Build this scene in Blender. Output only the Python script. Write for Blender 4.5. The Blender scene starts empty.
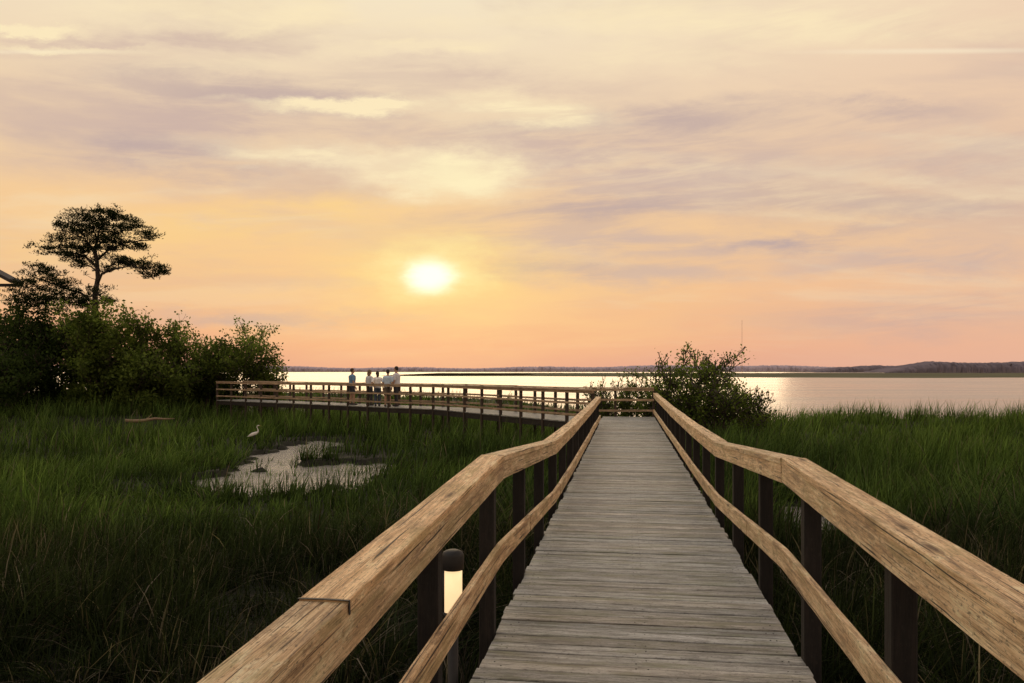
import bpy, math, random
import numpy as np
from mathutils import Vector, Matrix
random.seed(7); rng=np.random.default_rng(7)
scene=bpy.context.scene
scene.view_settings.view_transform='Standard'; scene.view_settings.look='None'; scene.view_settings.exposure=0

DECK=1.5; EYE=3.15; F=800.0; HZ=370.5
D=Vector((.1411,.99,0)).normalized(); R=Vector((D.y,-D.x,0)); UP=Vector((0,0,1))
def W(a,s,z=0.0): 
    v=R*a+D*s; return Vector((v.x,v.y,z))
def lin(c):
    r=[]
    for v in c:
        v/=255.0; r.append(v/12.92 if v<=.04045 else ((v+.055)/1.055)**2.4)
    return (r[0],r[1],r[2],1.0)

# ------------------------------------------------------------ node helper
class NT:
    def __init__(s,tree): s.t=tree; s.n=tree.nodes; s.l=tree.links
    def node(s,typ,ins=None,**kw):
        n=s.n.new(typ)
        for k,v in kw.items(): setattr(n,k,v)
        if ins:
            for k,v in ins.items():
                if isinstance(v,bpy.types.NodeSocket): s.l.new(v,n.inputs[k])
                else: n.inputs[k].default_value=v
        return n
    def math(s,op,a,b=0.0,c=None,clamp=False):
        n=s.n.new('ShaderNodeMath'); n.operation=op; n.use_clamp=clamp
        for i,v in enumerate([a,b,c]):
            if v is None: continue
            if isinstance(v,bpy.types.NodeSocket): s.l.new(v,n.inputs[i])
            else: n.inputs[i].default_value=v
        return n.outputs[0]
    def mix(s,f,a,b,blend='MIX'):
        n=s.n.new('ShaderNodeMix'); n.data_type='RGBA'; n.blend_type=blend; n.clamp_factor=True
        for i,v in ((0,f),(6,a),(7,b)):
            if isinstance(v,bpy.types.NodeSocket): s.l.new(v,n.inputs[i])
            else: n.inputs[i].default_value=v
        return n.outputs[2]
    def rng(s,v,a,b,c=0.0,d=1.0,smooth=True):
        n=s.n.new('ShaderNodeMapRange'); 
        if smooth: n.interpolation_type='SMOOTHSTEP'
        s.l.new(v,n.inputs[0])
        for i,q in zip((1,2,3,4),(a,b,c,d)): n.inputs[i].default_value=q
        return n.outputs[0]
    def ramp(s,f,stops):
        n=s.n.new('ShaderNodeValToRGB'); e=n.color_ramp.elements
        while len(e)<len(stops): e.new(0.5)
        for el,(p,c) in zip(e,stops): el.position=p; el.color=c
        s.l.new(f,n.inputs[0]); return n.outputs[0]
def newmat(name):
    m=bpy.data.materials.new(name); m.use_nodes=True; m.node_tree.nodes.clear(); return m,NT(m.node_tree)
def finish(nt,bsdf): 
    o=nt.node('ShaderNodeOutputMaterial'); nt.l.new(bsdf,o.inputs[0])

# ------------------------------------------------------------ world
SUNU=(428-512)/F; SUNV=(HZ-275)/F
sd=Vector((SUNU,1,SUNV)).normalized()
world=bpy.data.worlds.new("World"); scene.world=world; world.use_nodes=True
w=NT(world.node_tree); w.n.clear()
tc=w.node('ShaderNodeTexCoord'); dirv=tc.outputs['Generated']
sep=w.node('ShaderNodeSeparateXYZ',{0:dirv}); x,y,z=sep.outputs
yc=w.math('MAXIMUM',y,.05); u=w.math('DIVIDE',x,yc); v=w.math('DIVIDE',z,yc)
zp=w.math('MAXIMUM',z,0.0)
def comb(a,b,c): return w.node('ShaderNodeCombineXYZ',{0:a,1:b,2:c}).outputs[0]
v1=comb(w.math('MULTIPLY',x,1.7),w.math('MULTIPLY',y,1.7),w.math('MULTIPLY_ADD',z,7.5,w.math('MULTIPLY',x,1.1)))
n1=w.node('ShaderNodeTexNoise',{'Vector':v1,'Scale':1.6,'Detail':7.0,'Roughness':.56,'Distortion':.3}).outputs[0]
zq=w.math('ADD',zp,.16)
q=comb(w.math('MULTIPLY',w.math('DIVIDE',x,zq),.8),w.math('MULTIPLY',w.math('DIVIDE',y,zq),1.8),3.0)
n2=w.node('ShaderNodeTexNoise',{'Vector':q,'Scale':1.1,'Detail':9.0,'Roughness':.60,'Distortion':.25}).outputs[0]
v3=comb(w.math('MULTIPLY',x,3.2),w.math('MULTIPLY',y,3.2),w.math('MULTIPLY_ADD',z,22.0,w.math('MULTIPLY',x,-1.2)))
n3=w.node('ShaderNodeTexNoise',{'Vector':v3,'Scale':2.0,'Detail':8.0,'Roughness':.62,'Distortion':.4}).outputs[0]
base=w.ramp(zp,[(0.0,lin((226,164,140))),(.03,lin((239,172,134))),(.075,lin((246,188,138))),(.15,lin((248,203,148))),
  (.24,lin((243,209,168))),(.33,lin((242,217,184))),(.42,lin((247,230,199))),(.6,lin((216,210,206))),(1.0,lin((180,190,208)))])
rightf=w.rng(u,-.1,.7); base=w.mix(w.math('MULTIPLY',rightf,.45),base,lin((235,195,170)))
mauve=lin((206,180,169)); cream=lin((254,234,192)); grey=lin((190,168,165)); peach=lin((250,204,146)); yel=lin((254,215,136))
amt=w.ramp(zp,[(0,(0,0,0,1)),(.07,(.25,.25,.25,1)),(.18,(.75,.75,.75,1)),(.5,(.85,.85,.85,1)),(1,(.6,.6,.6,1))])
nm=w.math('ADD',w.math('MULTIPLY',n1,.6),w.math('MULTIPLY',n2,.4))
M=w.math('MULTIPLY',w.rng(nm,.44,.60),amt)
col=w.mix(w.math('MULTIPLY',M,.75),base,mauve)
Hh=w.math('MULTIPLY',w.rng(n2,.49,.66),amt); col=w.mix(w.math('MULTIPLY',Hh,.65),col,cream)
wn=w.node('ShaderNodeTexNoise',{'Vector':comb(w.math('MULTIPLY',u,3.5),w.math('MULTIPLY',v,9.0),0.0),'Scale':1.5,'Detail':8.0,'Roughness':.66})
wc=w.node('ShaderNodeSeparateColor',{0:wn.outputs[1]})
uu=w.math('ADD',u,w.math('MULTIPLY',w.math('SUBTRACT',wc.outputs[0],.5),.26))
vv=w.math('ADD',v,w.math('MULTIPLY',w.math('SUBTRACT',wc.outputs[1],.5),.085))
uv=comb(uu,vv,0.0); uvs=comb(u,v,0.0)
brk=w.rng(n3,.34,.62,.3,1.0)
def feat(px,py,rx,ry,rot=0.0,src=None):
    m=w.node('ShaderNodeMapping',{'Vector':src or uv,'Location':((px-512)/F,(HZ-py)/F,0),'Rotation':(0,0,math.radians(rot)),'Scale':(rx/F,ry/F,1)},vector_type='TEXTURE')
    g=w.node('ShaderNodeTexGradient',{0:m.outputs[0]},gradient_type='SPHERICAL')
    return w.rng(g.outputs[1],0,1)
def add(feats,colr):
    global col
    tot=None
    for (px,py,rx,ry,rot,s) in feats:
        f=w.math('MULTIPLY',feat(px,py,rx,ry,rot),s)
        tot=f if tot is None else w.math('MAXIMUM',tot,f)
    col=w.mix(w.math('MULTIPLY',tot,brk),col,colr)
add([(120,225,420,80,2,.9),(430,290,420,100,0,.8),(760,212,330,50,2,.6),(560,330,400,40,0,.4)],peach)
add([(300,215,340,40,3,.6),(90,265,260,60,0,.3)],yel)
add([(190,130,330,75,-4,.95),(640,165,430,80,-3,.95),(590,238,340,38,-2,.95),(920,150,380,60,0,.7),(170,42,330,30,2,.8),
     (480,75,260,30,-4,.6),(330,185,200,24,-3,.5),(930,262,260,26,0,.8),(640,272,190,24,0,.8),(60,160,160,40,0,.5),(300,285,120,14,0,.4)],mauve)
add([(280,95,300,38,-5,.8),(150,150,220,28,-4,.75),(650,120,330,32,3,.75),(600,205,240,26,3,.85),(900,205,300,26,-3,.6),(785,241,110,12,2,1.0),
     (840,232,150,10,3,.5),(930,315,300,36,1,.55),(250,318,180,12,0,.65),(370,322,90,8,0,.6),(880,105,180,18,-3,.7),(540,268,120,14,0,.8)],grey)
add([(450,174,130,36,0,1.4),(340,152,210,24,-4,1.0),(350,104,170,15,-2,1.6),(520,115,140,28,-2,1.3),(10,30,120,10,-2,1.4),(60,52,130,8,-1,1.0),
     (900,180,200,14,-4,.5),(260,20,300,30,0,.9),(760,20,400,40,0,.9),(420,45,160,14,3,.8),(640,60,200,20,0,.5)],cream)
def addc(f,colr): 
    global col
    col=w.mix(f,col,colr)
addc(w.math('MULTIPLY',feat(940,51,190,4.5,.4,uvs),.6),lin((253,236,204)))
addc(w.math('MULTIPLY',feat(30,52,160,3.5,0,uvs),.4),lin((253,236,204)))
addc(w.math('MULTIPLY',feat(430,285,330,130,0,uvs),.30),lin((254,210,138)))
addc(w.math('MULTIPLY',feat(430,276,165,66,0),.70),lin((255,222,138)))
addc(w.math('MULTIPLY',feat(428,274,90,42,0),.85),lin((255,238,168)))
core=feat(428,276,41,28,0,uvs); core2=feat(428,276,44,29,0)
cc_=w.math('ADD',w.math('MULTIPLY',core,.72),w.math('MULTIPLY',core2,.28))
col=w.mix(w.rng(cc_,.0,.9),col,(1.35,1.24,.95,1))
addc(w.math('MULTIPLY',feat(450,172,90,24,0),.75),lin((255,241,194)))
nish=w.node('ShaderNodeTexSky'); nish.sky_type='NISHITA'; nish.sun_disc=False
nish.sun_elevation=math.asin(sd.z); nish.sun_rotation=math.atan2(sd.x,sd.y)
bg1=w.node('ShaderNodeBackground',{0:col,1:1.0}); bg2=w.node('ShaderNodeBackground',{0:nish.outputs[0],1:.05})
ad=w.node('ShaderNodeMixShader',{0:.03,1:bg1.outputs[0],2:bg2.outputs[0]})
wo=w.node('ShaderNodeOutputWorld',{0:ad.outputs[0]})

sl=bpy.data.lights.new("sun","SUN"); sl.energy=.9; sl.angle=math.radians(50); sl.color=(1,.74,.44)
so=bpy.data.objects.new("sun",sl); scene.collection.objects.link(so)
so.rotation_euler=(-sd).to_track_quat('-Z','Y').to_euler()

# ------------------------------------------------------------ camera
cd=bpy.data.cameras.new("camera"); cam=bpy.data.objects.new("camera",cd); scene.collection.objects.link(cam)
cam.location=(0,0,EYE); cam.rotation_euler=(math.radians(90),0,0); cd.sensor_width=36; cd.lens=F/1024*36
cd.shift_y=(HZ-341.5)/1024; cd.clip_end=20000; cd.clip_start=.05; scene.camera=cam

# ------------------------------------------------------------ mesh builder
class MB:
    def __init__(s): s.v=[]; s.f=[]; s.uv=[]; s.t=[]; s.mi=[]
    def loft(s,C,AX,AY,prof,tint=(1,1,1),closed_ends=True,uvo=None,mi=0,scales=None):
        n=len(prof); b=len(s.v); uo,vo=uvo if uvo else (random.uniform(0,50),random.uniform(0,50))
        per=[0]
        for i in range(n):
            p,q_=prof[i],prof[(i+1)%n]; per.append(per[-1]+math.hypot(p[0]-q_[0],p[1]-q_[1]))
        L=[0]
        for i in range(1,len(C)): L.append(L[-1]+(Vector(C[i])-Vector(C[i-1])).length)
        for k,c in enumerate(C):
            sc=scales[k] if scales else 1.0
            for (px,py) in prof:
                s.v.append(tuple(Vector(c)+AX[k]*px*sc+AY[k]*py*sc)); s.t.append((*tint,1))
        for k in range(len(C)-1):
            for i in range(n):
                j=(i+1)%n
                s.f.append((b+k*n+i,b+k*n+j,b+(k+1)*n+j,b+(k+1)*n+i)); s.mi.append(mi)
                s.uv+= [(uo+L[k],vo+per[i]),(uo+L[k],vo+per[i+1]),(uo+L[k+1],vo+per[i+1]),(uo+L[k+1],vo+per[i])]
        if closed_ends:
            for k,rev in ((0,True),(len(C)-1,False)):
                idx=[b+k*n+i for i in range(n)]
                if rev: idx=idx[::-1]
                s.f.append(tuple(idx)); s.mi.append(mi)
                pr=prof[::-1] if rev else prof
                s.uv+=[(uo+p[0]*.3,vo+p[1]) for p in pr]
    def tube(s,P,Rr,n=6,tint=(1,1,1),mi=0,flat=None):
        P=[Vector(p) for p in P]; AX=[];AY=[]; ref=None
        for i in range(len(P)):
            d=(P[min(i+1,len(P)-1)]-P[max(i-1,0)]).normalized()
            if ref is None: ref=Vector((1,0,0)) if abs(d.x)<.8 else Vector((0,1,0))
            a=(ref-d*ref.dot(d)).normalized(); ref=a; AX.append(a); AY.append(d.cross(a))
        fl=flat if flat else (1,1)
        prof=[(math.cos(2*math.pi*i/n)*fl[0],math.sin(2*math.pi*i/n)*fl[1]) for i in range(n)]
        s.loft(P,AX,AY,prof,tint,True,mi=mi,scales=Rr)
    def ell(s,c,r,rot=None,n=12,m=8,tint=(1,1,1),mi=0):
        c=Vector(c); C=[];sc=[]
        AXv=Vector((r[0],0,0));AYv=Vector((0,r[1],0));AZ=Vector((0,0,r[2]))
        if rot: AXv=rot@AXv;AYv=rot@AYv;AZ=rot@AZ
        for k in range(m+1):
            t=-math.pi/2*.985+math.pi*.985*k/m
            C.append(c+AZ*math.sin(t)); sc.append(math.cos(t))
        prof=[(math.cos(2*math.pi*i/n),math.sin(2*math.pi*i/n)) for i in range(n)]
        s.loft(C,[AXv]*(m+1),[AYv]*(m+1),prof,tint,True,mi=mi,scales=sc)
    def box(s,c,hx,hy,hz,ax=Vector((1,0,0)),ay=Vector((0,1,0)),tint=(1,1,1),mi=0):
        c=Vector(c); ch=min(hx,hy,.01)*.3
        s.loft([c-UP*hz,c+UP*hz],[ax]*2,[ay]*2,chamf(hx,hy,ch),tint,mi=mi)
    def obj(s,name,mats,smooth=False,parent=None):
        me=bpy.data.meshes.new(name); me.from_pydata(s.v,[],s.f)
        if s.uv:
            ul=me.uv_layers.new(name="UVMap"); ul.data.foreach_set('uv',np.array(s.uv,dtype=np.float32).ravel())
        a=me.color_attributes.new("tint",'FLOAT_COLOR','POINT'); a.data.foreach_set('color',np.array(s.t,dtype=np.float32).ravel())
        for m in (mats if isinstance(mats,(list,tuple)) else [mats]): me.materials.append(m)
        me.polygons.foreach_set('material_index',np.array(s.mi,dtype=np.int32))
        me.polygons.foreach_set('use_smooth',np.full(len(s.f),smooth))
        me.update()
        o=bpy.data.objects.new(name,me); scene.collection.objects.link(o)
        if parent: o.parent=parent
        return o
def chamf(hx,hy,c):
    return [(-hx+c,-hy),(hx-c,-hy),(hx,-hy+c),(hx,hy-c),(hx-c,hy),(-hx+c,hy),(-hx,hy-c),(-hx,-hy+c)]
def empty(name,loc,label=None,cat=None,group=None):
    e=bpy.data.objects.new(name,None); e.location=loc; scene.collection.objects.link(e)
    e.empty_display_size=.2
    if label: e["label"]=label; e["category"]=cat
    if group: e["group"]=group
    return e
def par(o,e):
    o.parent=e; o.matrix_parent_inverse=Matrix.Translation(e.location).inverted()

def npmesh(name,V,faces_list,T,mats):
    me=bpy.data.meshes.new(name); nv=len(V)
    me.vertices.add(nv); me.vertices.foreach_set('co',V.astype(np.float32).ravel())
    nl=sum(f.size for f in faces_list); npoly=sum(len(f) for f in faces_list)
    me.loops.add(nl); me.polygons.add(npoly)
    me.loops.foreach_set('vertex_index',np.concatenate([f.ravel() for f in faces_list]).astype(np.int32))
    st=[];o=0
    for f in faces_list:
        k=f.shape[1]; st.append(o+np.arange(len(f))*k); o+=f.size
    me.polygons.foreach_set('loop_start',np.concatenate(st).astype(np.int32))
    me.update(calc_edges=True)
    a=me.color_attributes.new("tint",'FLOAT_COLOR','POINT')
    T4=np.concatenate([T,np.ones((nv,1))],1); a.data.foreach_set('color',T4.astype(np.float32).ravel())
    me.materials.append(mats)
    ob=bpy.data.objects.new(name,me); scene.collection.objects.link(ob); return ob

# ------------------------------------------------------------ materials
def wood(name,dark,mid,light,rough=.6,grain=26.0,bump=.25,knots=True,green=None,crack=.6,ga=.6):
    m,t=newmat(name)
    uvn=t.node('ShaderNodeUVMap',uv_map="UVMap").outputs[0]
    def mp(sx,sy): return t.node('ShaderNodeMapping',{'Vector':uvn,'Scale':(sx,sy,1)}).outputs[0]
    g=t.node('ShaderNodeTexNoise',{'Vector':mp(1.6,grain),'Scale':1.0,'Detail':8.0,'Roughness':.78,'Distortion':.35}).outputs[0]
    fine=t.node('ShaderNodeTexNoise',{'Vector':mp(5,grain*9),'Scale':1.0,'Detail':3.0,'Roughness':.7}).outputs[0]
    big=t.node('ShaderNodeTexNoise',{'Vector':mp(2.6,8),'Scale':1.0,'Detail':8.0,'Roughness':.78}).outputs[0]
    sp=t.node('ShaderNodeTexNoise',{'Vector':mp(35,70),'Scale':1.0,'Detail':4.0,'Roughness':.75}).outputs[0]
    ck=t.node('ShaderNodeTexNoise',{'Vector':mp(.9,grain*2.4),'Scale':1.0,'Detail':4.0,'Roughness':.55,'Distortion':.3}).outputs[0]
    c=t.ramp(g,[(.33,dark),(.46,mid),(.60,light)])
    c=t.mix(t.rng(fine,.50,.64,0,.7),c,dark)
    c=t.mix(t.rng(big,.50,.64,0,.6),c,(dark[0]*1.15,dark[1]*1.2,dark[2]*1.3,1))
    c=t.mix(t.rng(big,.47,.35,0,.6),c,(min(1,light[0]*1.2),min(1,light[1]*1.2),min(1,light[2]*1.25),1))
    c=t.mix(t.rng(sp,.55,.65,0,.65),c,(.025,.022,.018,1))
    if green: 
        gn=t.node('ShaderNodeTexNoise',{'Vector':mp(1.1,5.3),'Scale':1.3,'Detail':8.0,'Roughness':.75}).outputs[0]
        c=t.mix(t.rng(gn,.48,.61,0,ga),c,green)
    crk=t.rng(ck,.615,.65,0,crack)
    c=t.mix(crk,c,(.012,.01,.008,1))
    h=t.math('SUBTRACT',t.math('ADD',g,t.math('MULTIPLY',fine,.6)),t.math('MULTIPLY',crk,1.2))
    if knots:
        vo=t.node('ShaderNodeTexVoronoi',{'Vector':mp(1.3,6.0),'Scale':1.0,'Randomness':1.0}).outputs[0]
        k=t.rng(vo,.03,.13,1,0); c=t.mix(t.math('MULTIPLY',k,.9),c,(dark[0]*.3,dark[1]*.25,dark[2]*.2,1))
        ring=t.math('SINE',t.math('MULTIPLY',vo,75.0)); kk=t.rng(vo,.1,.34,1,0)
        c=t.mix(t.math('MULTIPLY',t.math('MULTIPLY',ring,kk,clamp=True),.5),c,dark)
    at=t.node('ShaderNodeAttribute',attribute_name="tint").outputs[0]
    c=t.mix(1.0,c,at,'MULTIPLY')
    bp=t.node('ShaderNodeBump',{'Strength':bump,'Distance':.01,'Height':h}).outputs[0]
    rr=t.rng(g,.3,.7,rough-.1,rough+.15)
    b=t.node('ShaderNodeBsdfPrincipled',{'Base Color':c,'Roughness':rr,'Normal':bp,'Specular IOR Level':.35})
    finish(t,b.outputs[0]); return m
m_rail=wood("rail_wood",lin((118,94,70)),lin((214,178,134)),lin((252,226,184)),.68,26,1.0,green=lin((158,142,92)),ga=.5,crack=.9)
m_deck=wood("deck_wood",lin((76,77,75)),lin((140,141,138)),lin((186,188,184)),.56,20,.8,knots=False,green=lin((112,118,86)),crack=.6,ga=.5)
m_post=wood("post_wood",lin((14,13,13)),lin((26,24,23)),lin((42,38,36)),.85,22,.5,knots=False)
m_siderail=wood("pier_rail_wood",lin((100,82,66)),lin((164,140,112)),lin((204,178,146)),.75,20,.4)
m_sidepost=wood("pier_post_wood",lin((34,29,25)),lin((58,50,43)),lin((84,72,60)),.8,20,.4,knots=False)
m_beam=wood("beam_wood",lin((22,20,19)),lin((38,34,30)),lin((56,50,44)),.85,20,.4,knots=False)
def plain(name,c,rough=.6,metal=0,noise=.25,scale=8,emit=None,es=0):
    m,t=newmat(name)
    tcn=t.node('ShaderNodeTexCoord').outputs['Object']
    n=t.node('ShaderNodeTexNoise',{'Vector':tcn,'Scale':scale,'Detail':6.0}).outputs[0]
    cc=t.mix(t.rng(n,.3,.7),(c[0]*(1-noise),c[1]*(1-noise),c[2]*(1-noise),1),(min(1,c[0]*(1+noise)),min(1,c[1]*(1+noise)),min(1,c[2]*(1+noise)),1))
    ins={'Base Color':cc,'Roughness':rough,'Metallic':metal}
    if emit: ins['Emission Color']=emit; ins['Emission Strength']=es
    b=t.node('ShaderNodeBsdfPrincipled',ins); finish(t,b.outputs[0]); return m
m_iron=plain("black_metal",(.010,.010,.011),.6,.1,.2,30)
m_screw=plain("screw_metal",(.02,.018,.017),.5,.5,.2,30)
m_lens=plain("lamp_glass",(.8,.6,.35),.3,0,.1,20,emit=(1,.70,.38,1),es=.95)
def foliage(name,trans=.35):
    m,t=newmat(name)
    at=t.node('ShaderNodeAttribute',attribute_name="tint").outputs[0]
    d=t.node('ShaderNodeBsdfDiffuse',{'Color':at})
    tr=t.node('ShaderNodeBsdfTranslucent',{'Color':t.mix(1.0,at,(1.3,1.35,.7,1),'MULTIPLY')})
    mx=t.node('ShaderNodeMixShader',{0:trans,1:d.outputs[0],2:tr.outputs[0]})
    finish(t,mx.outputs[0]); return m
m_grass=foliage("marsh_grass_blades",.4); m_leaf=foliage("leaves",.45); m_needle=foliage("pine_needles",.2)
m_bark=plain("bark",(.045,.034,.028),.9,0,.4,6)

# ------------------------------------------------------------ terrain
def sn(X,Y,f,ph=0):
    return (np.sin(X*f+1.3*np.sin(Y*f*.8+ph)+ph)+np.sin(Y*f*1.15+1.1*np.sin(X*f*.9+ph*2)+ph*1.7))*.5
def sstep(e0,e1,x): 
    t=np.clip((x-e0)/(e1-e0),0,1); return t*t*(3-2*t)
def puddle(X,Y):
    n=sn(X,Y,1.3,1.0)*.4+sn(X,Y,3.1,2.0)*.5+sn(X,Y,6.3,4.0)*.4
    def el(cx,cy,rx,ry,rot=0): 
        c,s_=math.cos(rot),math.sin(rot); dx,dy=X-cx,Y-cy
        return 1-np.sqrt(((dx*c+dy*s_)/rx)**2+((-dx*s_+dy*c)/ry)**2)
    m=np.maximum.reduce([el(-6.6,23.3,2.7,3.2),el(-7.9,29.5,1.4,6.5,.05),el(-5.2,25,1.9,2.4),el(6.3,16.6,.85,2.0)])
    return sstep(-.06,.16,m+n*.42)
def shoreY(X): return 50+40*sstep(9,-4,X)+18*sstep(-12,-22,X)+1.6*np.sin(X*.35)+1.0*np.sin(X*.9+1)
def height(X,Y):
    Sy=shoreY(X)
    marsh=.13+.05*sn(X,Y,.5)+.03*sn(X,Y,1.9,3)
    ham=sstep(-15,-21,X)*sstep(37,43,Y)*sstep(75,62,Y)*.6
    h=marsh+ham-puddle(X,Y)*.33
    sea=sstep(Sy-1,Sy+3,Y)
    h=h*(1-sea)-.8*sea
    far=sstep(1700,2000,Y+np.abs(X)*.2); h=h+far*2.0
    return h
def axis(lo,hi,dense_lo,dense_hi,nd,nf):
    d=np.linspace(dense_lo,dense_hi,nd)
    a=dense_lo-(np.geomspace(1,1+dense_lo-lo,nf)-1)[::-1][:-1]; b=dense_hi+(np.geomspace(1,1+hi-dense_hi,nf)-1)[1:]
    return np.concatenate([a,d,b])
gx=axis(-6000,6000,-42,42,320,30); gy=axis(-400,9000,-5,110,440,30)
GX,GY=np.meshgrid(gx,gy); GZ=height(GX,GY)
V=np.stack([GX.ravel(),GY.ravel(),GZ.ravel()],1); nx,ny=len(gx),len(gy)
ii=(np.arange(ny-1)[:,None]*nx+np.arange(nx-1)[None,:]).ravel()
Fq=np.stack([ii,ii+1,ii+nx+1,ii+nx],1)
m_mud,t=newmat("marsh_mud")
tcn=t.node('ShaderNodeTexCoord').outputs['Object']
n=t.node('ShaderNodeTexNoise',{'Vector':tcn,'Scale':2.5,'Detail':9.0,'Roughness':.7}).outputs[0]
c=t.ramp(n,[(.3,(.010,.010,.007,1)),(.55,(.022,.022,.014,1)),(.8,(.045,.04,.026,1))])
bp=t.node('ShaderNodeBump',{'Strength':.6,'Distance':.05,'Height':n}).outputs[0]
b=t.node('ShaderNodeBsdfPrincipled',{'Base Color':c,'Roughness':.85,'Normal':bp,'Specular IOR Level':.2}); finish(t,b.outputs[0])
g=npmesh("ground",V,[Fq],np.ones((len(V),3)),m_mud); g["kind"]="structure"
g.data.polygons.foreach_set('use_smooth',np.ones(len(Fq),bool))
m_water,t=newmat("water")
tcn=t.node('ShaderNodeTexCoord').outputs['Object']
mp1=t.node('ShaderNodeMapping',{'Vector':tcn,'Scale':(.8,2.0,1)}).outputs[0]
a1=t.node('ShaderNodeTexNoise',{'Vector':mp1,'Scale':3.2,'Detail':5.0,'Roughness':.65}).outputs[0]
a2=t.node('ShaderNodeTexNoise',{'Vector':t.node('ShaderNodeMapping',{'Vector':tcn,'Scale':(.02,.09,1)}).outputs[0],'Scale':1.0,'Detail':5.0,'Roughness':.55}).outputs[0]
sepw=t.node('ShaderNodeSeparateXYZ',{0:tcn})
st=t.rng(sepw.outputs[1],40,90,1.0,.5)
bp=t.node('ShaderNodeBump',{'Strength':st,'Distance':.10,'Height':a1}).outputs[0]
b=t.node('ShaderNodeBsdfPrincipled',{'Base Color':t.mix(a2,(.24,.22,.195,1),(.32,.29,.25,1)),'Roughness':t.rng(a2,.35,.65,.10,.24),'Normal':bp,'IOR':2.0})
finish(t,b.outputs[0])
wobj=npmesh("water",np.array([(-6000,-400,0),(6000,-400,0),(6000,9000,0),(-6000,9000,0)],float),[np.array([[0,1,2,3]])],np.ones((4,3)),m_water); wobj["kind"]="structure"

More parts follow.
